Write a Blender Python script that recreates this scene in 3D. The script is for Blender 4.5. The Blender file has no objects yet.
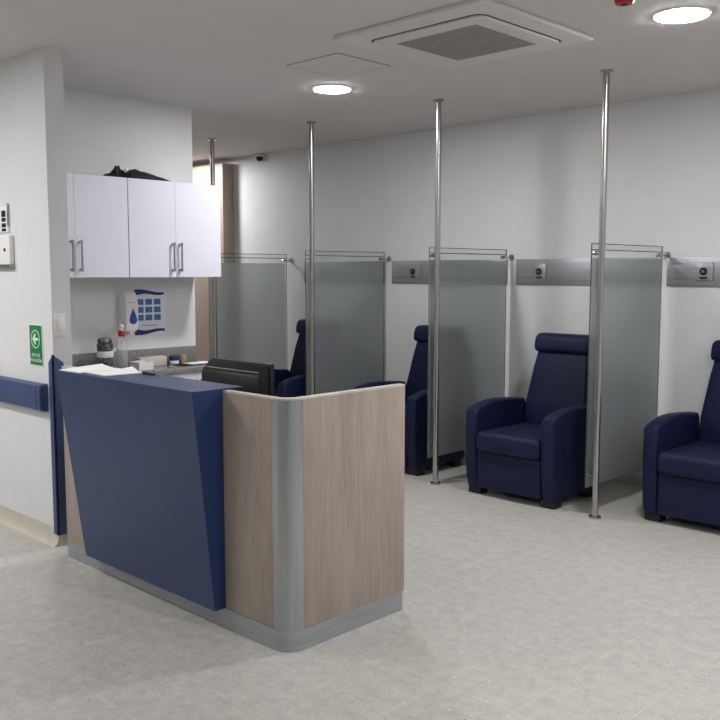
import bpy, bmesh, math, random
from mathutils import Vector, Matrix

random.seed(4)
S = bpy.context.scene
COL = S.collection
PI = math.pi
H = 2.735            # ceiling height
YB = 5.93            # back wall plane


# ------------------------------------------------------------------ colours and materials
def lin(r, g, b):
    def f(c):
        c /= 255.0
        return c / 12.92 if c <= .04045 else ((c + .055) / 1.055) ** 2.4
    return (f(r), f(g), f(b), 1.0)


def base_mat(name, col, rough=.5, metal=0., spec=.5):
    m = bpy.data.materials.new(name)
    m.use_nodes = True
    b = m.node_tree.nodes['Principled BSDF']
    b.inputs['Base Color'].default_value = col
    b.inputs['Roughness'].default_value = rough
    b.inputs['Metallic'].default_value = metal
    b.inputs['Specular IOR Level'].default_value = spec
    return m


def N(m, t, **kw):
    n = m.node_tree.nodes.new(t)
    for k, v in kw.items():
        setattr(n, k, v)
    return n


def L(m, a, b):
    m.node_tree.links.new(a, b)


def coords(m, scale=(1, 1, 1), loc=(0, 0, 0), obj=True):
    tc = N(m, 'ShaderNodeTexCoord')
    mp = N(m, 'ShaderNodeMapping')
    mp.inputs['Scale'].default_value = scale
    mp.inputs['Location'].default_value = loc
    L(m, tc.outputs['Object'], mp.inputs['Vector'])
    return mp.outputs['Vector']


def ramp(m, fac, stops):
    r = N(m, 'ShaderNodeValToRGB')
    e = r.color_ramp.elements
    while len(e) < len(stops):
        e.new(.5)
    for i, (p, c) in enumerate(stops):
        e[i].position = p
        e[i].color = c
    L(m, fac, r.inputs['Fac'])
    return r.outputs['Color']


def noise_mat(name, c1, c2, scale, rough=.6, stretch=(1, 1, 1), bump=0., detail=3, metal=0., spec=.5, lo=.35, hi=.65):
    m = base_mat(name, c1, rough, metal, spec)
    b = m.node_tree.nodes['Principled BSDF']
    v = coords(m, stretch)
    n = N(m, 'ShaderNodeTexNoise')
    n.inputs['Scale'].default_value = scale
    n.inputs['Detail'].default_value = detail
    L(m, v, n.inputs['Vector'])
    L(m, ramp(m, n.outputs['Fac'], [(lo, c1), (hi, c2)]), b.inputs['Base Color'])
    if bump:
        bp = N(m, 'ShaderNodeBump')
        bp.inputs['Strength'].default_value = bump
        bp.inputs['Distance'].default_value = .002
        L(m, n.outputs['Fac'], bp.inputs['Height'])
        L(m, bp.outputs['Normal'], b.inputs['Normal'])
    return m


M = {}
M['wall'] = noise_mat('white_wall_paint', lin(214, 215, 216), lin(217, 218, 219), 6, .55, bump=.03)
M['ceiling'] = noise_mat('ceiling_paint', lin(208, 204, 203), lin(211, 207, 206), 5, .8)
M['laminate'] = noise_mat('white_laminate', lin(220, 223, 234), lin(223, 226, 237), 3, .35)
M['plastic'] = noise_mat('white_plastic', lin(226, 226, 224), lin(229, 229, 228), 8, .4)
M['ac_white'] = noise_mat('air_conditioner_white', lin(212, 209, 206), lin(215, 212, 209), 8, .5)
M['cove'] = noise_mat('beige_vinyl_cove', lin(190, 186, 172), lin(196, 192, 178), 12, .4)
M['steel'] = noise_mat('brushed_steel', lin(150, 150, 152), lin(176, 176, 178), 12, .24, (1, 1, 30), metal=1.)
M['pole_steel'] = noise_mat('polished_steel_tube', lin(176, 174, 172), lin(186, 184, 182), 4, .24, (1, 1, .2), metal=1.)
M['panel_steel'] = noise_mat('brushed_steel_sheet', lin(160, 162, 166), lin(178, 180, 184), 6, .42, (.3, 6, 8), metal=.7)
M['alu'] = noise_mat('anodised_aluminium', lin(172, 175, 180), lin(182, 185, 190), 8, .26, (12, 12, .3), metal=1.)
M['kick'] = noise_mat('aluminium_kick_strip', lin(158, 160, 164), lin(170, 172, 176), 8, .42, (.4, .4, 10), metal=.55)
M['blue'] = noise_mat('blue_laminate', lin(24, 48, 93), lin(26, 51, 97), 4, .36, spec=.6)
M['blue_rail'] = noise_mat('blue_vinyl_rail', lin(50, 66, 106), lin(53, 70, 112), 10, .4)
M['navy'] = noise_mat('navy_vinyl', lin(11, 20, 52), lin(14, 23, 57), 40, .58, bump=.06, spec=.28)
M['black'] = noise_mat('black_plastic', lin(8, 8, 10), lin(11, 11, 13), 20, .5, spec=.3)
M['black_cloth'] = noise_mat('black_cloth', lin(16, 16, 22), lin(26, 26, 34), 14, .8, bump=.2)
M['dark'] = noise_mat('dark_rubber', lin(14, 14, 15), lin(18, 18, 19), 20, .6)
M['handle'] = noise_mat('satin_nickel', lin(150, 149, 148), lin(165, 164, 163), 10, .3, metal=1.)
M['paper'] = noise_mat('white_paper', lin(236, 236, 236), lin(241, 241, 242), 10, .7)
M['poster_paper'] = noise_mat('poster_paper', lin(218, 221, 226), lin(222, 225, 230), 10, .6)
M['red'] = noise_mat('red_plastic', lin(165, 18, 26), lin(178, 24, 30), 10, .35)
M['green'] = noise_mat('green_sign', lin(18, 112, 58), lin(21, 118, 62), 8, .45)
M['sign_white'] = noise_mat('sign_pale_lettering', lin(205, 238, 214), lin(210, 240, 218), 8, .5)
M['poster_blue'] = noise_mat('poster_navy_ink', lin(28, 44, 106), lin(32, 50, 116), 8, .5)
M['poster_mid'] = noise_mat('poster_blue_ink', lin(84, 130, 190), lin(44, 82, 150), 60, .5)
M['drop'] = noise_mat('blue_drop_ink', lin(26, 62, 140), lin(40, 84, 168), 20, .4)
M['grille'] = noise_mat('grey_grille_plastic', lin(150, 146, 141), lin(158, 154, 149), 12, .6)
M['groove'] = noise_mat('dark_gap', lin(58, 56, 54), lin(64, 62, 60), 10, .8)
M['soft_line'] = noise_mat('pale_gap', lin(150, 147, 143), lin(156, 153, 149), 10, .8)
M['edge'] = noise_mat('pale_edge_band', lin(190, 184, 178), lin(198, 193, 187), 10, .4)
M['glass_edge'] = noise_mat('glass_edge', lin(78, 84, 85), lin(92, 98, 99), 6, .25)
M['cup'] = noise_mat('patterned_steel', lin(60, 60, 60), lin(150, 148, 144), 60, .35, metal=.6)
M['pink_box'] = noise_mat('pale_card', lin(196, 184, 180), lin(206, 196, 192), 14, .7)
M['tan'] = noise_mat('tan_card', lin(150, 126, 92), lin(162, 138, 104), 14, .7)


def make_granite():
    m = base_mat('speckled_granite', lin(130, 130, 130), .18)
    b = m.node_tree.nodes['Principled BSDF']
    v = coords(m)
    n = N(m, 'ShaderNodeTexNoise')
    n.inputs['Scale'].default_value = 120
    n.inputs['Detail'].default_value = 4
    L(m, v, n.inputs['Vector'])
    L(m, ramp(m, n.outputs['Fac'], [(.32, lin(78, 79, 80)), (.48, lin(122, 122, 121)), (.66, lin(160, 158, 155))]), b.inputs['Base Color'])
    return m


def make_wood(name, dark, light, rough=.45):
    m = base_mat(name, light, rough)
    b = m.node_tree.nodes['Principled BSDF']
    v = coords(m, (1, 1, .035))
    n = N(m, 'ShaderNodeTexNoise')
    n.inputs['Scale'].default_value = 170
    n.inputs['Detail'].default_value = 5
    n.inputs['Roughness'].default_value = .65
    L(m, v, n.inputs['Vector'])
    n2 = N(m, 'ShaderNodeTexNoise')
    n2.inputs['Scale'].default_value = 9
    L(m, coords(m, (1, 1, .12)), n2.inputs['Vector'])
    mx = N(m, 'ShaderNodeMath', operation='MULTIPLY_ADD')
    L(m, n2.outputs['Fac'], mx.inputs[0])
    mx.inputs[1].default_value = .35
    ad = N(m, 'ShaderNodeMath', operation='MULTIPLY')
    L(m, n.outputs['Fac'], ad.inputs[0])
    ad.inputs[1].default_value = .65
    L(m, ad.outputs[0], mx.inputs[2])
    L(m, ramp(m, mx.outputs[0], [(.36, dark), (.62, light)]), b.inputs['Base Color'])
    bp = N(m, 'ShaderNodeBump')
    bp.inputs['Strength'].default_value = .08
    bp.inputs['Distance'].default_value = .001
    L(m, n.outputs['Fac'], bp.inputs['Height'])
    L(m, bp.outputs['Normal'], b.inputs['Normal'])
    return m


def make_floor():
    m = base_mat('pale_terrazzo_tiles', lin(190, 187, 180), .3)
    b = m.node_tree.nodes['Principled BSDF']
    # soft clouds
    n = N(m, 'ShaderNodeTexNoise')
    n.inputs['Scale'].default_value = 16
    n.inputs['Detail'].default_value = 6
    n.inputs['Roughness'].default_value = .7
    L(m, coords(m), n.inputs['Vector'])
    base = ramp(m, n.outputs['Fac'], [(.28, lin(168, 166, 161)), (.72, lin(197, 195, 189))])
    # fine grains
    g = N(m, 'ShaderNodeTexNoise')
    g.inputs['Scale'].default_value = 95
    g.inputs['Detail'].default_value = 3
    L(m, coords(m), g.inputs['Vector'])
    gr = ramp(m, g.outputs['Fac'], [(.3, lin(236, 236, 235)), (.5, (1, 1, 1, 1)), (.72, (1.03, 1.03, 1.03, 1))])
    mul = N(m, 'ShaderNodeMix', data_type='RGBA', blend_type='MULTIPLY')
    mul.inputs['Factor'].default_value = 1
    L(m, base, mul.inputs['A'])
    L(m, gr, mul.inputs['B'])
    cur = mul.outputs['Result']
    # scattered dark chips and pale chips
    for sc, lo, hi, col, keep in ((34, .11, .16, lin(112, 110, 107), .78), (11, .03, .045, lin(52, 50, 50), .6), (34, .12, .2, lin(212, 210, 205), .82)):
        vo = N(m, 'ShaderNodeTexVoronoi')
        vo.inputs['Scale'].default_value = sc
        L(m, coords(m, loc=(sc * .37, 1.3, 0)), vo.inputs['Vector'])
        near = N(m, 'ShaderNodeMapRange')
        near.inputs['From Min'].default_value = hi
        near.inputs['From Max'].default_value = lo
        L(m, vo.outputs['Distance'], near.inputs['Value'])
        sep = N(m, 'ShaderNodeSeparateColor')
        L(m, vo.outputs['Color'], sep.inputs['Color'])
        gt = N(m, 'ShaderNodeMath', operation='GREATER_THAN')
        L(m, sep.outputs['Red'], gt.inputs[0])
        gt.inputs[1].default_value = keep
        f = N(m, 'ShaderNodeMath', operation='MULTIPLY')
        L(m, near.outputs['Result'], f.inputs[0])
        L(m, gt.outputs[0], f.inputs[1])
        mix = N(m, 'ShaderNodeMix', data_type='RGBA')
        L(m, f.outputs[0], mix.inputs['Factor'])
        L(m, cur, mix.inputs['A'])
        mix.inputs['B'].default_value = col
        cur = mix.outputs['Result']
    # tile joints
    sp = N(m, 'ShaderNodeSeparateXYZ')
    L(m, coords(m), sp.inputs['Vector'])
    lines = []
    T = .316
    for ax, off in (('X', -2.02), ('Y', 1.56)):
        a = N(m, 'ShaderNodeMath', operation='SUBTRACT')
        L(m, sp.outputs[ax], a.inputs[0])
        a.inputs[1].default_value = off
        pp = N(m, 'ShaderNodeMath', operation='PINGPONG')
        L(m, a.outputs[0], pp.inputs[0])
        pp.inputs[1].default_value = T
        # distance to nearest joint (joints every 2*T/2)
        q = N(m, 'ShaderNodeMath', operation='PINGPONG')
        L(m, a.outputs[0], q.inputs[0])
        q.inputs[1].default_value = T / 2
        lt = N(m, 'ShaderNodeMath', operation='LESS_THAN')
        L(m, q.outputs[0], lt.inputs[0])
        lt.inputs[1].default_value = .0022
        lines.append(lt.outputs[0])
    mxn = N(m, 'ShaderNodeMath', operation='MAXIMUM')
    L(m, lines[0], mxn.inputs[0])
    L(m, lines[1], mxn.inputs[1])
    sc = N(m, 'ShaderNodeMath', operation='MULTIPLY')
    L(m, mxn.outputs[0], sc.inputs[0])
    sc.inputs[1].default_value = .26
    mix = N(m, 'ShaderNodeMix', data_type='RGBA')
    L(m, sc.outputs[0], mix.inputs['Factor'])
    L(m, cur, mix.inputs['A'])
    mix.inputs['B'].default_value = lin(222, 219, 212)
    L(m, mix.outputs['Result'], b.inputs['Base Color'])
    return m


def make_clear_glass():
    m = bpy.data.materials.new('clear_glass')
    m.use_nodes = True
    nt = m.node_tree
    nt.nodes.clear()
    out = N(m, 'ShaderNodeOutputMaterial')
    tr = N(m, 'ShaderNodeBsdfTransparent')
    tr.inputs['Color'].default_value = (.95, .965, .96, 1)
    gl = N(m, 'ShaderNodeBsdfGlossy')
    gl.inputs['Roughness'].default_value = .03
    lw = N(m, 'ShaderNodeLayerWeight')
    lw.inputs['Blend'].default_value = .5
    pw = N(m, 'ShaderNodeMath', operation='POWER')
    L(m, lw.outputs['Facing'], pw.inputs[0])
    pw.inputs[1].default_value = 4
    fr = N(m, 'ShaderNodeMapRange')
    fr.inputs['To Min'].default_value = .03
    fr.inputs['To Max'].default_value = .55
    L(m, pw.outputs[0], fr.inputs['Value'])
    mx = N(m, 'ShaderNodeMixShader')
    L(m, fr.outputs[0], mx.inputs['Fac'])
    L(m, tr.outputs[0], mx.inputs[1])
    L(m, gl.outputs[0], mx.inputs[2])
    L(m, mx.outputs[0], out.inputs['Surface'])
    return m


def make_frost():
    m = bpy.data.materials.new('frosted_film')
    m.use_nodes = True
    m.node_tree.nodes.clear()
    out = N(m, 'ShaderNodeOutputMaterial')
    rf = N(m, 'ShaderNodeBsdfRefraction')
    rf.inputs['Color'].default_value = (.93, .945, .945, 1)
    rf.inputs['Roughness'].default_value = .32
    rf.inputs['IOR'].default_value = 1.22
    df = N(m, 'ShaderNodeBsdfDiffuse')
    df.inputs['Color'].default_value = lin(178, 182, 183)
    tl = N(m, 'ShaderNodeBsdfTranslucent')
    tl.inputs['Color'].default_value = lin(178, 182, 183)
    m1 = N(m, 'ShaderNodeMixShader')
    m1.inputs['Fac'].default_value = .4
    L(m, df.outputs[0], m1.inputs[1])
    L(m, tl.outputs[0], m1.inputs[2])
    no = N(m, 'ShaderNodeTexNoise')
    no.inputs['Scale'].default_value = 3
    L(m, coords(m), no.inputs['Vector'])
    mr = N(m, 'ShaderNodeMapRange')
    mr.inputs['To Min'].default_value = .36
    mr.inputs['To Max'].default_value = .42
    L(m, no.outputs['Fac'], mr.inputs['Value'])
    m2 = N(m, 'ShaderNodeMixShader')
    L(m, mr.outputs['Result'], m2.inputs['Fac'])
    L(m, rf.outputs[0], m2.inputs[1])
    L(m, m1.outputs[0], m2.inputs[2])
    L(m, m2.outputs[0], out.inputs['Surface'])
    return m


def make_bottle():
    m = base_mat('clear_bottle_plastic', (.9, .93, .94, 1), .12)
    b = m.node_tree.nodes['Principled BSDF']
    b.inputs['Transmission Weight'].default_value = .75
    b.inputs['IOR'].default_value = 1.2
    return m


def make_emit(strength, col=(1, .98, .95)):
    m = bpy.data.materials.new('lit_led_lens')
    m.use_nodes = True
    b = m.node_tree.nodes['Principled BSDF']
    b.inputs['Base Color'].default_value = (.9, .9, .9, 1)
    b.inputs['Emission Color'].default_value = (*col, 1)
    b.inputs['Emission Strength'].default_value = strength
    return m


LAMP_W = 24.0
R_LAMP = .118
WARM = (1.0, .985, .985)
M['granite'] = make_granite()
M['oak'] = make_wood('grey_oak_veneer', lin(143, 131, 121), lin(170, 158, 148))
M['far_wood'] = make_wood('pale_wood_veneer', lin(158, 142, 130), lin(178, 163, 152))
M['floor'] = make_floor()
M['glass'] = make_clear_glass()
M['frost'] = make_frost()
M['bottle'] = make_bottle()
M['lens'] = make_emit(LAMP_W / (PI * PI * R_LAMP ** 2), WARM)


# ------------------------------------------------------------------ mesh helpers
def join(bm, other, mat=None, mi=0):
    me = bpy.data.meshes.new('tmp')
    for f in other.faces:
        f.material_index = mi
    other.to_mesh(me)
    other.free()
    if mat is not None:
        me.transform(mat)
    bm.from_mesh(me)
    bpy.data.meshes.remove(me)


def box(bm, x0, x1, y0, y1, z0, z1, r=0., seg=2, mat=None, mi=0):
    b = bmesh.new()
    bmesh.ops.create_cube(b, size=1)
    for v in b.verts:
        v.co = Vector((x0 + (v.co.x + .5) * (x1 - x0), y0 + (v.co.y + .5) * (y1 - y0), z0 + (v.co.z + .5) * (z1 - z0)))
    if r:
        r = min(r, .49 * min(abs(x1 - x0), abs(y1 - y0), abs(z1 - z0)))
        bmesh.ops.bevel(b, geom=list(b.edges), offset=r, segments=seg, profile=.5, affect='EDGES')
    join(bm, b, mat, mi)


def cyl(bm, p0, p1, r0, r1=None, seg=24, mi=0):
    p0, p1 = Vector(p0), Vector(p1)
    b = bmesh.new()
    d = (p1 - p0).length
    bmesh.ops.create_cone(b, cap_ends=True, segments=seg, radius1=r0, radius2=r0 if r1 is None else r1, depth=d)
    q = Vector((0, 0, 1)).rotation_difference((p1 - p0).normalized()).to_matrix().to_4x4()
    join(bm, b, Matrix.Translation((p0 + p1) / 2) @ q, mi)


def prism(bm, pts, axis, a0, a1, r=0., seg=2, mat=None, mi=0):
    """extrude a closed 2-D outline along an axis; pts are the two other coordinates in order"""
    b = bmesh.new()

    def P(p, a):
        return {'x': (a, p[0], p[1]), 'y': (p[0], a, p[1]), 'z': (p[0], p[1], a)}[axis]
    lo = [b.verts.new(P(p, a0)) for p in pts]
    hi = [b.verts.new(P(p, a1)) for p in pts]
    n = len(pts)
    f0 = b.faces.new(lo)
    f1 = b.faces.new(hi[::-1])
    for i in range(n):
        b.faces.new((lo[i], hi[i], hi[(i + 1) % n], lo[(i + 1) % n]))
    bmesh.ops.recalc_face_normals(b, faces=list(b.faces))
    if r:
        ed = list({e for f in (f0, f1) for e in f.edges})
        bmesh.ops.bevel(b, geom=ed, offset=r, segments=seg, profile=.5, affect='EDGES')
    join(bm, b, mat, mi)


def lathe(bm, prof, center, seg=24, mi=0):
    b = bmesh.new()
    rings = []
    for r, z in prof:
        rings.append([b.verts.new((r * math.cos(2 * PI * k / seg), r * math.sin(2 * PI * k / seg), z)) for k in range(seg)])
    for i in range(len(rings) - 1):
        for k in range(seg):
            b.faces.new((rings[i][k], rings[i][(k + 1) % seg], rings[i + 1][(k + 1) % seg], rings[i + 1][k]))
    b.faces.new(rings[0][::-1])
    b.faces.new(rings[-1])
    bmesh.ops.recalc_face_normals(b, faces=list(b.faces))
    join(bm, b, Matrix.Translation(center), mi)


def ring_path(bm, path, w_in, z0, z1, mi=0):
    """a vertical band following an open path of (x, y, nx, ny): outside face on the path, w_in thick"""
    b = bmesh.new()
    rows = []
    for x, y, nx, ny in path:
        rows.append([b.verts.new((x, y, z0)), b.verts.new((x, y, z1)), b.verts.new((x - nx * w_in, y - ny * w_in, z1)), b.verts.new((x - nx * w_in, y - ny * w_in, z0))])
    for a, c in zip(rows, rows[1:]):
        for k in range(4):
            b.faces.new((a[k], a[(k + 1) % 4], c[(k + 1) % 4], c[k]))
    b.faces.new(rows[0])
    b.faces.new(rows[-1][::-1])
    bmesh.ops.recalc_face_normals(b, faces=list(b.faces))
    join(bm, b, None, mi)


def obj(name, bm, mats, parent=None, smooth=True, origin=None):
    me = bpy.data.meshes.new(name)
    bm.to_mesh(me)
    bm.free()
    if origin is not None:
        me.transform(Matrix.Translation(-Vector(origin)))
    for m in (mats if isinstance(mats, (list, tuple)) else [mats]):
        me.materials.append(m)
    if smooth:
        me.polygons.foreach_set('use_smooth', [True] * len(me.polygons))
        me.set_sharp_from_angle(angle=math.radians(38))
    o = bpy.data.objects.new(name, me)
    COL.objects.link(o)
    if origin is not None:
        o.location = origin
    if parent is not None:
        o.parent = parent
        if origin is None:
            # mesh was modelled in the world: keep it there
            o.matrix_parent_inverse = parent_matrix(parent).inverted()
    return o


def parent_matrix(p):
    m = p.matrix_basis.copy()
    while p.parent:
        m = p.parent.matrix_basis @ p.matrix_parent_inverse @ m if False else (p.parent.matrix_basis @ (p.matrix_parent_inverse @ m))
        p = p.parent
    return m


def tag(o, label, cat, group=None):
    o['label'] = label
    o['category'] = cat
    if group:
        o['group'] = group
    return o


def thing(name, label, cat, loc=(0, 0, 0), group=None):
    o = bpy.data.objects.new(name, None)
    o.empty_display_size = .1
    COL.objects.link(o)
    o.location = loc
    return tag(o, label, cat, group)


def struct(name, bm, mats, smooth=False):
    o = obj(name, bm, mats, smooth=smooth)
    o['kind'] = 'structure'
    return o


def local(name, bm, mats, parent):
    """part modelled in its parent's own coordinates"""
    me = bpy.data.meshes.new(name)
    bm.to_mesh(me)
    bm.free()
    for m in (mats if isinstance(mats, (list, tuple)) else [mats]):
        me.materials.append(m)
    me.polygons.foreach_set('use_smooth', [True] * len(me.polygons))
    me.set_sharp_from_angle(angle=math.radians(38))
    o = bpy.data.objects.new(name, me)
    COL.objects.link(o)
    o.parent = parent
    return o


def copy_tree(o, parent=None):
    c = o.copy()
    COL.objects.link(c)
    if parent is not None:
        c.parent = parent
    for ch in list(o.children):
        copy_tree(ch, c)
    return c


def relabel(o, label):
    o['label'] = label
    return o


B = bmesh.new


# ------------------------------------------------------------------ the room
XL, XR, YF = -9.2, 2.6, -3.2
bm = B(); box(bm, XL - .1, XR + .1, YF - .1, YB + .1, -.1, 0); struct('floor', bm, M['floor'])
bm = B(); box(bm, XL - .1, XR + .1, YF - .1, YB + .1, H, H + .1); struct('ceiling', bm, M['ceiling'])
bm = B(); box(bm, XL - .1, XR + .1, YB, YB + .1, 0, H); struct('wall_back', bm, M['wall'])
bm = B(); box(bm, XR, XR + .1, YF, YB, 0, H); struct('wall_right', bm, M['wall'])
bm = B(); box(bm, XL, XR, YF - .1, YF, 0, H); struct('wall_front', bm, M['wall'])
bm = B(); box(bm, XL - .1, XL, YF, YB, 0, H); struct('wall_end', bm, M['wall'])
WX, WY = -4.63, 2.32
WT = .112            # free end of the wall at the left, and its face
bm = B(); box(bm, XL, WX, WY, WY + WT, 0, H); struct('wall_left', bm, M['wall'])
AX, AY = -5.57, 3.93            # alcove wall behind the desk
bm = B(); box(bm, AX - .14, AX, WY + WT, AY, 0, H); struct('wall_alcove', bm, M['wall'])
bm = B()
box(bm, -8.7, -7.67, 5.79, YB, 0, 2.675, .006)
struct('wall_far_cladding', bm, M['far_wood'])
# coved skirting on the left wall
prof = [(WY, 0), (WY - .038, 0), (WY - .034, .004), (WY - .02, .011), (WY - .011, .026), (WY - .006, .055), (WY - .005, .10), (WY, .103)]
bm = B(); prism(bm, prof, 'x', XL, WX + .006)
bm2 = [(WX, 0), (WX + .012, 0), (WX + .008, .02), (WX + .006, .10), (WX, .103)]
prism(bm, bm2, 'y', WY - .005, WY + WT)
struct('baseboard_left', bm, M['cove'], smooth=True)
bm = B(); box(bm, -7.67, XR, YB - .012, YB, 0, .09, .003); struct('baseboard_back', bm, M['cove'])

# ------------------------------------------------------------------ fittings on the left wall
# bumper rail
t = thing('wall_bumper_rail', 'dark blue horizontal bumper rail along the left wall', 'handrail', (-6.4, WY, .76))
prof = [(WY - .02, .757), (WY - .044, .766), (WY - .052, .79), (WY - .052, .878), (WY - .044, .902), (WY - .02, .911), (WY, .911), (WY, .757)]
bm = B(); prism(bm, prof, 'x', -9.0, -4.75); obj('rail_cover', bm, M['blue_rail'], t)
bm = B(); prism(bm, [((y - WY) * 1.04 + WY, (z - .834) * 1.03 + .834) for y, z in prof], 'x', -4.75, -4.70, .012); obj('end_cap', bm, M['blue_rail'], t)
# corner guard
t = thing('corner_guard', 'tall navy corner guard on the free end of the left wall', 'corner guard', (WX, WY, .06))
bm = B()
g = .012
prism(bm, [(WX - .04, .064), (WX + g, .064), (WX + g, 1.083), (WX - .04, 1.035)], 'y', WY - g, WY, .003)
obj('front_flange', bm, M['blue_rail'], t)
bm = B()
prism(bm, [(WY - g, .064), (WY + .055, .064), (WY + .055, 1.035), (WY - g, 1.083)], 'x', WX, WX + g, .003)
obj('side_flange', bm, M['blue_rail'], t)


# flat lettering, converted to mesh
def letters(body, size, at, parent, mat, rot=(PI / 2, 0, 0), sx=1., name='lettering'):
    cu = bpy.data.curves.new('txt', 'FONT')
    cu.body = body
    cu.size = size
    cu.align_x = 'CENTER'
    cu.align_y = 'CENTER'
    cu.extrude = .0006
    tmp = bpy.data.objects.new('txt', cu)
    COL.objects.link(tmp)
    bpy.context.view_layer.update()
    me = bpy.data.meshes.new_from_object(tmp.evaluated_get(bpy.context.evaluated_depsgraph_get()))
    bpy.data.objects.remove(tmp)
    bpy.data.curves.remove(cu)
    from mathutils import Euler
    me.transform(Matrix.Translation(at) @ Euler(rot).to_matrix().to_4x4() @ Matrix.Diagonal((sx, 1, 1, 1)))
    b = B()
    b.from_mesh(me)
    bpy.data.meshes.remove(me)
    return obj(name, b, mat, parent, smooth=False)


# green evacuation sign
SX, SZ0, SZ1 = -4.823, 1.012, 1.236
t = thing('evacuation_sign', 'small green sign with white left arrow on the left wall', 'sign', (SX, WY, SZ0))
bm = B(); box(bm, SX - .080, SX + .080, WY - .004, WY, SZ0 - .006, SZ1 + .006, .002); obj('border', bm, M['sign_white'], t)
bm = B(); box(bm, SX - .073, SX + .073, WY - .006, WY - .003, SZ0, SZ1, .001); obj('plate', bm, M['green'], t)
bm = B()
seg = 40
ring = [(SX + .052 * math.cos(2 * PI * k / seg), 1.158 + .052 * math.sin(2 * PI * k / seg), .052, k) for k in range(seg)]
for k in range(seg):
    a0, a1 = 2 * PI * k / seg, 2 * PI * (k + 1) / seg
    prism(bm, [(SX + r * math.cos(a), 1.158 + r * math.sin(a)) for r, a in ((.052, a0), (.052, a1), (.047, a1), (.047, a0))], 'y', WY - .0072, WY - .006)
obj('ring', bm, M['sign_white'], t)
bm = B()
prism(bm, [(SX - .036, 1.158), (SX - .004, 1.192), (SX + .006, 1.182), (SX - .008, 1.166), (SX + .034, 1.166), (SX + .034, 1.150),
           (SX - .008, 1.150), (SX + .006, 1.134), (SX - .004, 1.124)], 'y', WY - .0074, WY - .006)
obj('arrow', bm, M['sign_white'], t)
letters('RUTA DE', .030, (SX, WY - .0068, 1.066), t, M['sign_white'], sx=.8)
letters('EVACUACIÓN', .027, (SX, WY - .0068, 1.036), t, M['sign_white'], sx=.78)

# white wall box with a dark keyhole, a small plaque above it
t = thing('wall_box', 'white wall-mounted box with a dark keyhole at the left edge', 'box', (-5.2, WY, 1.56))
bm = B(); box(bm, -5.30, -5.058, WY - .032, WY, 1.575, 1.748, .008, 3); obj('body', bm, M['plastic'], t)
bm = B(); box(bm, -5.30, -5.055, WY - .034, WY, 1.560, 1.58, .004); obj('base_rim', bm, M['handle'], t)
bm = B(); cyl(bm, (-5.115, WY - .036, 1.663), (-5.115, WY - .030, 1.663), .010); obj('keyhole', bm, M['dark'], t)
t = thing('wall_plaque', 'narrow white plaque with dark marks above the keyhole box', 'plaque', (-5.2, WY, 1.77))
bm = B(); box(bm, -5.34, -5.108, WY - .01, WY, 1.765, 1.915, .003); obj('plate', bm, M['plastic'], t)
for z0, z1 in ((1.855, 1.892), (1.828, 1.85), (1.795, 1.818), (1.772, 1.788)):
    bm = B(); box(bm, -5.19, -5.137, WY - .0125, WY - .009, z0, z1, .002); obj('mark', bm, M['black'], t)
bm = B(); box(bm, -5.114, -5.106, WY - .014, WY, 1.80, 1.93, .002); obj('side_strip', bm, M['handle'], t)

# light switch on the end of the wall
t = thing('light_switch', 'white light switch on the narrow end of the left wall', 'switch', (WX, 2.36, 1.18))
bm = B(); box(bm, WX, WX + .009, 2.328, 2.394, 1.184, 1.308, .003); obj('plate', bm, M['plastic'], t)
bm = B(); box(bm, WX + .008, WX + .014, 2.346, 2.376, 1.208, 1.284, .003); obj('rocker', bm, M['plastic'], t)

# ------------------------------------------------------------------ alcove: wall cabinets
CX = -5.235                      # door fronts


def handle_bm(x, y, z0, z1):
    b = B()
    for z in (z0, z1):
        cyl(b, (x - .002, y, z), (x + .03, y, z), .0085, seg=12)
    cyl(b, (x + .026, y, z0 - .012), (x + .026, y, z1 + .012), .006, seg=12)
    return b


def wall_cabinet(y0, y1, ys, label):
    t = thing('wall_cabinet', label, 'cabinet', (AX, y0, 1.5), 'wall cabinets over the sink counter')
    b = B(); box(b, AX, CX - .019, y0, y1, 1.50, 2.15, .001); obj('carcass', b, M['laminate'], t)
    for k, (a, c) in enumerate(((y0, ys), (ys, y1))):
        b = B(); box(b, CX - .018, CX, a + (.0016 if k == 0 else .0005), c - (.0005 if k == 0 else .0016), 1.50, 2.15, .0015, 1)
        d = obj('door', b, M['laminate'], t)
        hy = ys - .031 if k == 0 else ys + .031
        obj('handle', handle_bm(CX, hy, 1.55, 1.725), M['handle'], d)
    return t


wall_cabinet(2.436, 3.176, 2.795, 'white wall cabinet at the left, next to the wall end')
wall_cabinet(3.179, 3.928, 3.545, 'white wall cabinet at the right, nearest the steel poles')

# black cloth bag on top of the cabinets
secs = [(3.03, .012, .10), (3.06, .035, .14), (3.10, .05, .17), (3.125, .095, .10), (3.145, .088, .11), (3.165, .060, .2), (3.20, .078, .22), (3.25, .082, .24),
        (3.31, .068, .24), (3.38, .052, .22), (3.45, .036, .18), (3.52, .018, .12), (3.55, .006, .05)]
bm = B()
rows = []
for i, (y, h, w) in enumerate(secs):
    y, h = y + .05, h * .85
    row = []
    for k in range(13):
        a = PI * k / 12
        rr = 1 + .10 * math.sin(k * 2.7 + i * 1.9)
        row.append(bm.verts.new((-5.37 + .5 * w * math.cos(a), y + .006 * math.sin(5 * a + i), 2.151 + h * rr * max(0, math.sin(a)) ** .8)))
    rows.append(row)
for a, c in zip(rows, rows[1:]):
    for k in range(12):
        bm.faces.new((a[k], a[k + 1], c[k + 1], c[k]))
    bm.faces.new((a[12], a[0], c[0], c[12]))
bm.faces.new(rows[0]); bm.faces.new(rows[-1][::-1])
bmesh.ops.recalc_face_normals(bm, faces=list(bm.faces))
t = thing('cloth_bag', 'crumpled black bag lying on top of the wall cabinets', 'bag', (-5.37, 3.28, 2.151))
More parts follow.
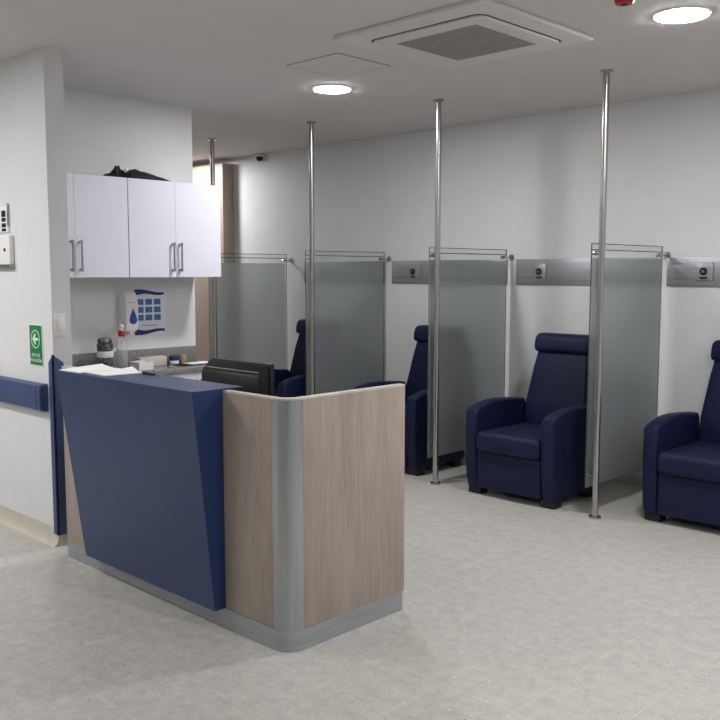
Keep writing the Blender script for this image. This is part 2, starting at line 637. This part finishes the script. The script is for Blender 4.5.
obj('bag_body', bm, M['black_cloth'], t)
bm = B(); cyl(bm, (-5.33, 3.155, 2.19), (-5.33, 3.15, 2.228), .014, .010, 12); cyl(bm, (-5.33, 3.15, 2.222), (-5.33, 3.175, 2.226), .011, .011, 12); obj('buckle', bm, M['dark'], t)
bm = B(); cyl(bm, (-5.31, 3.205, 2.20), (-5.29, 3.215, 2.21), .010, .010, 12)
obj('tag', bm, M['paper'], t)['label'] = 'small white tag'

# ------------------------------------------------------------------ alcove: sink counter
GX, GZ = -5.175, .87
t = thing('base_cabinet', 'white base cabinet under the granite counter, behind the monitor', 'cabinet', (-5.38, 3.2, 0))
bm = B(); box(bm, AX + .021, GX - .03, 2.436, 3.92, .09, GZ - .04, .002); obj('carcass', bm, M['laminate'], t)
bm = B(); box(bm, AX + .021, GX - .07, 2.436, 3.92, 0, .09); obj('plinth', bm, M['kick'], t)
ys = (2.436, 2.86, 3.22, 3.67, 3.92)
for k in range(4):
    b = B(); box(b, GX - .03, GX - .012, ys[k] + .0015, ys[k + 1] - .0015, .10, GZ - .042, .0015, 1)
    d = obj('door', b, M['laminate'], t)
    hy = ys[k + 1] - .031 if k % 2 == 0 else ys[k] + .031
    obj('handle', handle_bm(GX - .012, hy, .60, .775), M['handle'], d)
t = thing('granite_counter', 'speckled grey granite counter slab below the wall cabinets', 'countertop', (-5.38, 3.2, GZ - .04))
bm = B(); box(bm, AX, GX, 2.434, 3.925, GZ - .04, GZ, .003); obj('slab', bm, M['granite'], t)
bm = B(); box(bm, AX, AX + .02, 2.434, 3.92, GZ, .985, .002); tag(obj('granite_upstand', bm, M['granite']), 'low granite upstand along the foot of the alcove wall', 'backsplash')

# things on the granite
t = thing('canister', 'dark patterned canister with a pale label band by the spray bottle', 'canister', (-5.40, 3.075, GZ))
c0 = (-5.40, 3.075, GZ)
bm = B(); lathe(bm, [(.046, 0), (.05, .006), (.05, .09), (.046, .095)], c0); obj('body', bm, M['cup'], t)
bm = B(); lathe(bm, [(.054, .095), (.056, .099), (.056, .133), (.054, .137)], c0); obj('label_band', bm, M['plastic'], t)['label'] = 'pale label band'
bm = B(); lathe(bm, [(.05, .137), (.053, .145), (.054, .185), (.044, .192), (.05, .2), (.044, .222), (.02, .228)], c0); obj('lid', bm, M['cup'], t)
t = thing('spray_bottle', 'clear plastic bottle with red collar and white nozzle on the granite', 'bottle', (-5.42, 3.215, GZ))
c0 = (-5.42, 3.215, GZ)
bm = B(); lathe(bm, [(.034, 0), (.038, .008), (.038, .13), (.030, .195), (.018, .215), (.016, .23)], c0); obj('body', bm, M['bottle'], t)
bm = B(); lathe(bm, [(.02, .228), (.022, .232), (.022, .262), (.018, .268)], c0); obj('collar', bm, M['red'], t)['label'] = 'red collar'
bm = B(); lathe(bm, [(.010, .268), (.010, .284), (.016, .286), (.016, .305), (.008, .31)], c0); cyl(bm, (-5.42, 3.215, GZ + .296), (-5.37, 3.195, GZ + .292), .006, .004, 12); obj('nozzle', bm, M['plastic'], t)
t = thing('small_carton', 'small white open carton at the front of the granite counter', 'box', (-5.27, 3.27, GZ))
bm = B()
x0, x1, y0, y1 = -5.325, -5.215, 3.215, 3.335
box(bm, x0, x1, y0, y1, GZ, GZ + .004)
for a in ((x0, x0 + .003, y0, y1), (x1 - .003, x1, y0, y1), (x0, x1, y0, y0 + .003), (x0, x1, y1 - .003, y1)):
    box(bm, *a, GZ, GZ + .062)
obj('carton_body', bm, M['plastic'], t, smooth=False)
bm = B(); box(bm, x0 + .008, x1 - .008, y0 + .008, y1 - .008, GZ + .004, GZ + .055, .004); obj('gloves', bm, M['paper'], t)
t = tag(obj('flat_carton', (lambda b: (box(b, -5.53, -5.46, 3.38, 3.60, GZ, GZ + .065, .002), b)[1])(B()), M['pink_box']), 'pale pinkish carton against the granite upstand', 'box')
t = thing('tape_roll', 'white and navy roll beside the pinkish carton', 'roll', (-5.49, 3.68, GZ))
bm = B(); lathe(bm, [(.032, 0), (.034, .003), (.034, .022), (.032, .025)], (-5.49, 3.68, GZ)); obj('lower_roll', bm, M['paper'], t)
bm = B(); lathe(bm, [(.032, .025), (.034, .028), (.034, .056), (.032, .06), (.018, .06), (.018, .05)], (-5.49, 3.68, GZ)); obj('upper_roll', bm, M['poster_blue'], t)['label'] = 'navy upper roll'
tag(obj('cork_tub', (lambda b: (lathe(b, [(.024, 0), (.026, .003), (.026, .055), (.022, .062)], (-5.49, 3.757, GZ)), b)[1])(B()), M['tan']), 'small tan tub right of the navy roll', 'tub')
t = thing('clipboard', 'dark clipboard with a white sheet at the far end of the granite', 'clipboard', (-5.46, 3.80, GZ))
bm = B(); box(bm, -5.545, -5.30, 3.55, 3.64, GZ, GZ + .004) if False else box(bm, -5.42, -5.29, 3.62, 3.90, GZ, GZ + .006, .002); obj('board', bm, M['black'], t)
bm = B(); box(bm, -5.41, -5.30, 3.70, 3.89, GZ + .006, GZ + .012, .001); obj('sheet', bm, M['paper'], t)
tag(obj('drain_cap', (lambda b: (lathe(b, [(.03, 0), (.034, .004), (.03, .012), (.012, .016)], (-5.50, 2.93, GZ)), b)[1])(B()), M['dark']), 'small black cap on the granite near the wall end', 'cap')

# soap dispenser and poster on the alcove wall
t = thing('soap_dispenser', 'white soap dispenser with a blue drop, left of the poster', 'dispenser', (AX, 3.33, 1.13))
bm = B(); prism(bm, [(AX - .002, 1.125), (AX + .085, 1.125), (AX + .108, 1.16), (AX + .112, 1.30), (AX + .095, 1.375), (AX + .07, 1.398), (AX - .002, 1.398)], 'y', 3.28, 3.378, .008); obj('body', bm, M['plastic'], t)
drop = []
for k in range(24):
    a = 2 * PI * k / 24
    r = .030
    y, z = 3.333 + r * math.cos(a) * (1 if math.sin(a) < 0 else (1 - math.sin(a)) ** .6), 1.205 + (r * math.sin(a) if math.sin(a) < 0 else .082 * math.sin(a))
    drop.append((y, z))
bm = B(); prism(bm, drop, 'x', AX + .105, AX + .1135); obj('drop_mark', bm, M['drop'], t)['label'] = 'blue drop mark'
bm = B(); box(bm, AX + .09, AX + .1125, 3.298, 3.352, 1.322, 1.329); obj('logo_strip', bm, M['pink_box'], t)
bm = B(); cyl(bm, (AX + .07, 3.333, 1.105), (AX + .07, 3.333, 1.128), .012); obj('spout', bm, M['plastic'], t)
t = thing('hand_washing_poster', 'white poster with blue waves and nine small blue pictures', 'poster', (AX, 3.52, 1.1))
bm = B(); box(bm, AX, AX + .003, 3.405, 3.665, 1.085, 1.412); obj('sheet', bm, M['poster_paper'], t)


def wave(y0, y1, zc, flip):
    top, bot = [], []
    for k in range(17):
        u = k / 16
        y = y0 + u * (y1 - y0)
        c = zc + flip * .008 * math.sin(2 * PI * u * .9)
        h = .021 * (1 - .75 * u) * (1 - .3 * math.sin(PI * u)) + .003
        top.append((y, c + h)); bot.append((y, c - h))
    return top + bot[::-1]


bm = B(); prism(bm, wave(3.41, 3.655, 1.388, 1), 'x', AX + .002, AX + .0042); obj('top_wave', bm, M['poster_blue'], t)
bm = B(); prism(bm, wave(3.41, 3.66, 1.112, -1), 'x', AX + .002, AX + .0042); obj('bottom_wave', bm, M['poster_blue'], t)
for r in range(3):
    for c in range(3):
        y, z = 3.428 + c * .071, 1.318 - r * .056
        b = B(); box(b, AX + .002, AX + .0040, y, y + .056, z - .016, z + .026)
        obj('picture', b, M['poster_mid'], t)
bm = B(); box(bm, AX + .002, AX + .0040, 3.47, 3.60, 1.152, 1.158); obj('caption_strip', bm, M['soft_line'], t)

# ------------------------------------------------------------------ reception desk
FY, SXr, R = 2.265, -2.615, .085
DX0, DY1, DZ = -4.43, 2.965, 1.03
t = thing('reception_desk', 'reception desk with oak-look panels and slanted blue front', 'desk', (-3.4, 2.6, 0))
bm = B(); box(bm, DX0, SXr - R, FY, FY + .035, .088, DZ, .001); obj('front_panel', bm, M['oak'], t)
bm = B(); box(bm, SXr - .035, SXr, FY + R, DY1, .088, DZ, .001); obj('side_panel', bm, M['oak'], t)
arc = [(SXr - R + (R + .002) * math.cos(a), FY + R + (R + .002) * math.sin(a), math.cos(a), math.sin(a)) for a in [-PI / 2 + PI / 2 * k / 14 for k in range(15)]]
bm = B(); ring_path(bm, arc, .03, .086, DZ); obj('corner_post', bm, M['alu'], t)['label'] = 'rounded aluminium corner'
full = [(DX0, FY, 0, -1)] + [(SXr - R + R * math.cos(a), FY + R + R * math.sin(a), math.cos(a), math.sin(a)) for a in [-PI / 2 + PI / 2 * k / 14 for k in range(15)]] + [(SXr, DY1, 1, 0)]
bm = B(); ring_path(bm, full, .036, DZ, DZ + .007); obj('edge_band', bm, M['edge'], t)
kick = [(DX0 + .01, FY - .002, 0, -1)] + [(SXr - R + (R + .003) * math.cos(a), FY + R + (R + .003) * math.sin(a), math.cos(a), math.sin(a)) for a in [-PI / 2 + PI / 2 * k / 14 for k in range(15)]] + [(SXr + .001, DY1 - .012, 1, 0)]
bm = B(); ring_path(bm, kick, .02, 0, .088); obj('kick_strip', bm, M['kick'], t)
prof = [(2.205, .09), (2.108, 1.045), (2.37, 1.045), (2.37, 1.0385), (2.263, 1.0385), (2.263, .09)]
bm = B(); prism(bm, prof, 'x', -4.12, -3.02, .0012, 1)
for v in bm.verts:                                   # the left edge leans out towards the top
    if v.co.x < -4:
        v.co.x -= .062 * (v.co.z - .09) / .955
obj('slanted_front', bm, M['blue'], t)['label'] = 'slanted blue front and ledge'
bm = B(); box(bm, DX0 + .02, SXr - .04, FY + .036, 2.90, .72, .75, .002); obj('worktop', bm, M['oak'], t)
bm = B(); box(bm, DX0, DX0 + .03, FY + .036, 2.90, 0, .72, .001); obj('end_panel', bm, M['oak'], t)


# papers on the blue ledge: curled sheets
def sheet(cx, cy, w, d, rot, lift, name, label, z0=1.0458):
    b = B()
    nx, ny = 14, 8
    g = []
    for i in range(nx + 1):
        row = []
        for j in range(ny + 1):
            u, v = i / nx, j / ny
            x, y = (u - .5) * w, (v - .5) * d
            z = lift(u, v)
            c, s = math.cos(rot), math.sin(rot)
            row.append((cx + c * x - s * y, cy + s * x + c * y, z0 + max(0, z)))
        g.append(row)
    lo = [[b.verts.new(p) for p in r] for r in g]
    hi = [[b.verts.new((p[0], p[1], p[2] + .004)) for p in r] for r in g]
    for i in range(nx):
        for j in range(ny):
            b.faces.new((lo[i][j], lo[i][j + 1], lo[i + 1][j + 1], lo[i + 1][j]))
            b.faces.new((hi[i][j], hi[i + 1][j], hi[i + 1][j + 1], hi[i][j + 1]))
    rim = [(i, 0) for i in range(nx)] + [(nx, j) for j in range(ny)] + [(i, ny) for i in range(nx, 0, -1)] + [(0, j) for j in range(ny, 0, -1)]
    for (i, j), (k, l) in zip(rim, rim[1:] + rim[:1]):
        b.faces.new((lo[i][j], lo[k][l], hi[k][l], hi[i][j]))
    bmesh.ops.recalc_face_normals(b, faces=list(b.faces))
    return tag(obj(name, b, M['paper']), label, 'paper', 'papers on the blue ledge')


sheet(-4.075, 2.24, .20, .235, .0, lambda u, v: .026 * max(0, .6 - u) ** 1.5 * v, 'paper_sheet', 'white paper at the left corner of the blue ledge, next to the wall')
sheet(-3.865, 2.25, .20, .20, -.05, lambda u, v: .020 * math.exp(-((u - .45) / .22) ** 2) * v ** 1.2, 'paper_sheet', 'curled white paper right of another sheet on the blue ledge')
tag(obj('pen', (lambda b: (cyl(b, (-3.745, 2.335, 1.051), (-3.635, 2.325, 1.051), .006, .005, 12), b)[1])(B()), M['black']), 'black pen lying at the back edge of the blue ledge', 'pen')

# monitor, seen from behind
MX0, MX1, MY = -3.575, -3.125, 2.56
t = thing('computer_monitor', 'black computer monitor seen from behind over the desk', 'monitor', ((MX0 + MX1) / 2, MY, .75))
bm = B(); box(bm, MX0, MX1, MY + .05, MY + .078, .80, 1.114, .004); obj('bezel', bm, M['black'], t)
bm = B(); box(bm, MX0 + .015, MX1 - .015, MY + .077, MY + .080, .82, 1.107); obj('screen', bm, M['dark'], t)
bm = B(); prism(bm, [(MY + .052, 1.108), (MY + .034, 1.105), (MY + .012, 1.079), (MY, 1.073), (MY - .012, 1.055), (MY - .014, .87), (MY + .01, .82), (MY + .052, .806)], 'x', MX0 + .006, MX1 - .006, .004)
obj('back_shell', bm, M['black'], t)
bm = B(); box(bm, MX0 + .03, MX1 - .03, MY + .003, MY + .010, 1.0755, 1.079); obj('ridge_highlight', bm, M['grille'], t)  # light grey strip paints the highlight along the ridge of the shell
xm = (MX0 + MX1) / 2
bm = B(); box(bm, xm - .035, xm + .035, MY + .005, MY + .03, .76, .9, .006); obj('stand_neck', bm, M['black'], t)
bm = B(); box(bm, xm - .12, xm + .12, MY - .07, MY + .12, .75, .765, .006); obj('stand_base', bm, M['black'], t)


# ------------------------------------------------------------------ recliners
def make_recliner(label):
    t = thing('recliner_chair', label, 'recliner', (0, 0, 0), 'navy recliners in the treatment bays')
    # side outline of an arm: y from the front (0) to the back
    arm = [(.035, .05), (.015, .12), (.004, .25), (.0, .45), (.003, .570), (.012, .592), (.035, .603), (.12, .626), (.21, .640), (.32, .642), (.44, .634), (.60, .620), (.62, .59), (.62, .05)]
    for s in (-1, 1):
        b = B()
        x0, x1 = (-.353, -.2585) if s < 0 else (.2585, .353)
        prism(b, arm, 'x', x0, x1, .022, 3)
        local('armrest', b, M['navy'], t)
    # seat cushion with a crowned top
    b = B()
    nx, ny = 10, 10
    b2 = bmesh.new()
    bmesh.ops.create_cube(b2, size=1)
    for v in b2.verts:
        v.co = Vector((v.co.x * .508, -.02 + (v.co.y + .5) * .58, .312 + (v.co.z + .5) * .135))
    bmesh.ops.bevel(b2, geom=list(b2.edges), offset=.042, segments=4, profile=.55, affect='EDGES')
    for v in b2.verts:
        if v.co.z > .40:
            v.co.z += .018 * (1 - (v.co.x / .25) ** 2)
    join(b, b2)
    local('seat_cushion', b, M['navy'], t)
    b = B(); box(b, -.255, .255, .012, .07, .055, .316, .018, 3); local('footrest_panel', b, M['navy'], t)
    b = B(); box(b, -.26, .26, .05, .60, .05, .318, .01); local('base', b, M['navy'], t)
    # backrest: outline in y-z, leaning back
    back = [(.555, .40), (.575, .60), (.63, .84), (.68, 1.00), (.715, 1.055), (.785, 1.06), (.81, 1.00), (.77, .80), (.70, .52), (.66, .30), (.57, .30)]
    b = B(); prism(b, back, 'x', -.25, .25, .028, 3)
    for v in b.verts:
        v.co.x *= 1.04 - .21 * max(0, v.co.z - .5) / .5
    local('backrest', b, M['navy'], t)
    roll = []
    for k in range(28):
        a = 2 * PI * k / 28
        c, s = math.cos(a), math.sin(a)
        y = .722 + .080 * math.copysign(abs(c) ** .6, c)
        z = 1.026 + .068 * math.copysign(abs(s) ** .6, s)
        roll.append((y + (z - 1.026) * .2, z))
    b = B(); prism(b, roll, 'x', -.222, .222, .02, 3); local('headrest', b, M['navy'], t)
    for sx in (-1, 1):
        for y in (.045, .50):
            b = B(); box(b, sx * .295 - .052, sx * .295 + .052, y, y + .09, 0, .052, .006); local('foot', b, M['dark'], t)
    return t


chairs = [(-2.185, 5.08, 'navy recliner at the right edge of the photo, cut off by the frame'),
          (-3.40, 4.88, 'navy recliner fully in view between two frosted screens, second from right'),
          (-4.66, 4.99, 'navy recliner just right of the desk, mostly behind a frosted screen'),
          (-6.06, 4.92, 'navy recliner seen above the monitor, farthest left of the four')]
rec = make_recliner(chairs[0][2])
for i, (x, y, lb) in enumerate(chairs):
    o = rec if i == 0 else copy_tree(rec)
    o.location = (x, y, 0)
    o['label'] = lb


# ------------------------------------------------------------------ glass screens with poles
PY = 4.945
GY0, GY1 = 4.928, 5.872          # glass from front to back
GO = -.060                       # glass plane relative to the pole


def make_screen(label):
    t = thing('glass_screen', label, 'glass screen', (0, 0, 0), 'frosted screens between the recliners')
    b = B(); cyl(b, (0, PY, .006), (0, PY, H - .006), .0205, seg=28)
    p = local('pole', b, M['pole_steel'], t)
    for z0, z1 in ((0, .012), (H - .012, H)):
        b = B(); cyl(b, (0, PY, z0), (0, PY, z1), .038, seg=28)
        f = local('flange', b, M['pole_steel'], p)
    b = B(); box(b, GO - .005, GO + .005, GY0, GY1, .185, 1.712)
    b.normal_update()
    for f in b.faces:
        f.material_index = 0 if abs(f.normal.x) > .5 else 1
    local('glass_pane', b, [M['glass'], M['glass_edge']], t)
    b = B(); box(b, GO + .0055, GO + .008, GY0 + .002, GY1 - .022, .187, 1.622)
    local('frosted_film', b, M['frost'], t)
    b = B(); box(b, GO + .0052, GO + .0075, GY0 + .001, GY1 - .001, 1.668, 1.675)
    box(b, GO + .0052, GO + .0075, GY0 + .001, GY1 - .001, 1.706, 1.711)
    local('grey_line', b, M['glass_edge'], t)  # two thin grey bars along the top of the pane
    for z in (.26, 1.652):
        b = B(); cyl(b, (GO - .016, PY + .02, z), (-.012, PY + .004, z), .011, seg=16); cyl(b, (GO + .005, PY + .02, z), (GO + .018, PY + .017, z), .014, seg=16)
        local('pole_clamp', b, M['pole_steel'], t)
    for z in (.26, 1.652):
        b = B()
        cyl(b, (GO + .012, GY1 - .05, z), (GO + .012, YB - .004, z), .0075, seg=16)
        cyl(b, (GO - .02, GY1 - .04, z), (GO + .02, GY1 - .04, z), .012, seg=16)
        cyl(b, (GO + .012, YB - .012, z), (GO + .012, YB, z), .024, seg=24)
        local('wall_clamp', b, M['pole_steel'], t)
    return t


screens = [(-2.77, 'rightmost frosted glass screen with steel pole, between the two recliners at right'),
           (-4.062, 'frosted glass screen with steel pole, right of the desk end'),
           (-5.375, 'frosted glass screen whose pole stands behind the desk side panel'),
           (-6.70, 'frosted glass screen behind the monitor, beside the white cabinets')]
sc = make_screen(screens[0][1])
for i, (x, lb) in enumerate(screens):
    o = sc if i == 0 else copy_tree(sc)
    o.location = (x, 0, 0)
    o['label'] = lb


# ------------------------------------------------------------------ steel service strips with outlets
def make_strip(w, ox, label):
    t = thing('steel_wall_strip', label, 'wall strip', (0, 0, 0), 'steel strips above the recliners')
    b = B(); box(b, .0, w, YB - .014, YB, 1.438, 1.636, .003); local('panel', b, M['panel_steel'], t)
    b = B(); box(b, ox - .058, ox + .058, YB - .026, YB - .013, 1.478, 1.598, .004)
    p = local('outlet', b, M['panel_steel'], t)
    b = B(); cyl(b, (ox - .005, YB - .031, 1.54), (ox - .005, YB - .024, 1.54), .026, seg=24); local('socket', b, M['dark'], p)
    b = B(); cyl(b, (ox - .005, YB - .038, 1.54), (ox - .005, YB - .030, 1.54), .010, seg=16); local('pin', b, M['handle'], p)
    b = B(); box(b, ox - .028, ox + .022, YB - .028, YB - .025, 1.490, 1.502); local('name_strip', b, M['black'], p)
    return t


make_strip(2.4, .27, 'brushed steel wall strip with outlet, above the cut-off recliner at right').location = (-2.815, 0, 0)
make_strip(1.17, .225, 'brushed steel wall strip with outlet, above the fully visible recliner').location = (-4.06, 0, 0)
make_strip(1.24, .265, 'brushed steel wall strip with outlet, above the recliner right of the desk').location = (-5.385, 0, 0)
make_strip(1.07, .30, 'brushed steel wall strip seen only through the frosted glass left of the desk end').location = (-6.55, 0, 0)


# ------------------------------------------------------------------ ceiling fittings
def disc_lamp(x, y, label):
    t = thing('ceiling_downlight', label, 'ceiling light', (x, y, H), 'round ceiling downlights')
    b = B(); lathe(b, [(R_LAMP + .016, 0), (R_LAMP + .014, -.006), (R_LAMP, -.008), (R_LAMP, 0)], (0, 0, 0), 40); local('rim', b, M['plastic'], t)
    b = B(); cyl(b, (0, 0, -.0095), (0, 0, -.0075), R_LAMP, seg=40); local('lens', b, M['lens'], t)


disc_lamp(-4.325, 4.165, 'lit round ceiling light beside the square access panel')
disc_lamp(-1.935, 4.135, 'lit round ceiling light at the upper right, larger of the two')
# unseen lamps: some inferred, others added to brighten the left wall and desk side
for i, (x, y) in enumerate(((-8.05, 5.36), (-4.9, .75), (-6.3, .7), (-5.4, -.7), (-.4, 2.45), (.5, 4.15), (.6, .2))):
    ld = bpy.data.lights.new('disc_lamp', 'AREA')
    ld.shape = 'DISK'
    ld.size = 2 * R_LAMP
    ld.energy = LAMP_W
    ld.color = WARM
    lo = bpy.data.objects.new('unseen_lamp', ld)
    lo.location = (x, y, H - .02)
    COL.objects.link(lo)

# access panel
ax0, ax1, ay0, ay1 = -4.05, -3.61, 3.52, 3.955
t = thing('access_panel', 'square white access panel in the ceiling beside a lit lamp', 'access panel', ((ax0 + ax1) / 2, (ay0 + ay1) / 2, H))
bm = B(); box(bm, ax0, ax1, ay0, ay1, H - .003, H); obj('shadow_gap', bm, M['soft_line'], t)
bm = B(); box(bm, ax0 + .009, ax1 - .009, ay0 + .009, ay1 - .009, H - .0034, H - .001); obj('hatch', bm, M['ceiling'], t)

# cassette air conditioner
cx, cy = -2.905, 3.735
t = thing('ceiling_air_conditioner', 'square white cassette air conditioner with grey grille in the ceiling', 'air conditioner', (cx, cy, H))


def rounded(cx, cy, h, r, n=8):
    p = []
    for qx, qy, a0 in ((1, 1, 0), (-1, 1, PI / 2), (-1, -1, PI), (1, -1, 3 * PI / 2)):
        for k in range(n + 1):
            a = a0 + PI / 2 * k / n
            p.append((cx + qx * (h - r) + r * math.cos(a), cy + qy * (h - r) + r * math.sin(a)))
    return p


bm = B(); prism(bm, rounded(cx, cy, .475, .012), 'z', H - .022, H, .006); obj('frame', bm, M['ac_white'], t)
bm = B(); prism(bm, rounded(cx, cy + .02, .362, .06), 'z', H - .0235, H - .02); obj('air_gap', bm, M['groove'], t)
bm = B(); prism(bm, rounded(cx, cy + .02, .354, .056), 'z', H - .034, H - .02, .006); obj('inner_panel', bm, M['ac_white'], t)
gc = .254
bm = B(); box(bm, cx - gc, cx + gc, cy + .02 - gc, cy + .02 + gc, H - .0355, H - .033); g_ = obj('grille', bm, M['grille'], t)
bm = B()
n = 26
for k in range(n):
    x = cx - gc + .01 + (2 * gc - .02) * (k + .5) / n
    box(bm, x - .004, x + .004, cy + .02 - gc + .006, cy + .02 + gc - .006, H - .0375, H - .035)
for k in range(5):
    y = cy + .02 - gc + 2 * gc * (k + .5) / 5
    box(bm, cx - gc + .006, cx + gc - .006, y - .003, y + .003, H - .037, H - .035)
obj('grille_bars', bm, M['grille'], g_)

# red fitting and camera dome
t = thing('sprinkler_head', 'small red fitting on the ceiling at the top edge of the photo', 'sprinkler', (-1.98, 3.672, H))
bm = B(); lathe(bm, [(.052, 0), (.052, -.012), (.044, -.018), (.042, -.034), (.034, -.042)], (-1.98, 3.672, H)); obj('housing', bm, M['red'], t)
bm = B(); lathe(bm, [(.016, -.041), (.016, -.043), (.010, -.045)], (-1.98, 3.672, H)); obj('deflector', bm, M['dark'], t)
t = thing('security_camera', 'tiny dark dome camera under the ceiling on the far back wall', 'camera', (-7.2, YB, 2.70))
bm = B(); box(bm, -7.25, -7.13, YB - .06, YB, 2.705, 2.73, .006); obj('bracket', bm, M['plastic'], t)
bm = B(); lathe(bm, [(.034, 2.706), (.034, 2.69), (.028, 2.672), (.014, 2.662)], (-7.19, YB - .035, 0)); obj('dome', bm, M['dark'], t)['label'] = 'dark dome'

# ------------------------------------------------------------------ camera, world, view
cam = bpy.data.cameras.new('camera')
cam.sensor_width = 36
cam.lens = 891.8 / 720 * 36
cam.clip_start = .05
co = bpy.data.objects.new('camera', cam)
co.location = (0, 0, 1.532)
co.rotation_euler = (PI / 2 - math.radians(5.60), 0, math.radians(44.326))
COL.objects.link(co)
S.camera = co

w = bpy.data.worlds.new('world')
w.use_nodes = True
w.node_tree.nodes['Background'].inputs['Color'].default_value = (.02, .02, .02, 1)
S.world = w
S.view_settings.view_transform = 'Standard'
S.view_settings.look = 'None'
S.view_settings.exposure = 0.38
S.view_settings.gamma = 1
S.cycles.max_bounces = 12
S.cycles.diffuse_bounces = 6
S.cycles.transmission_bounces = 8
S.cycles.sample_clamp_indirect = 4
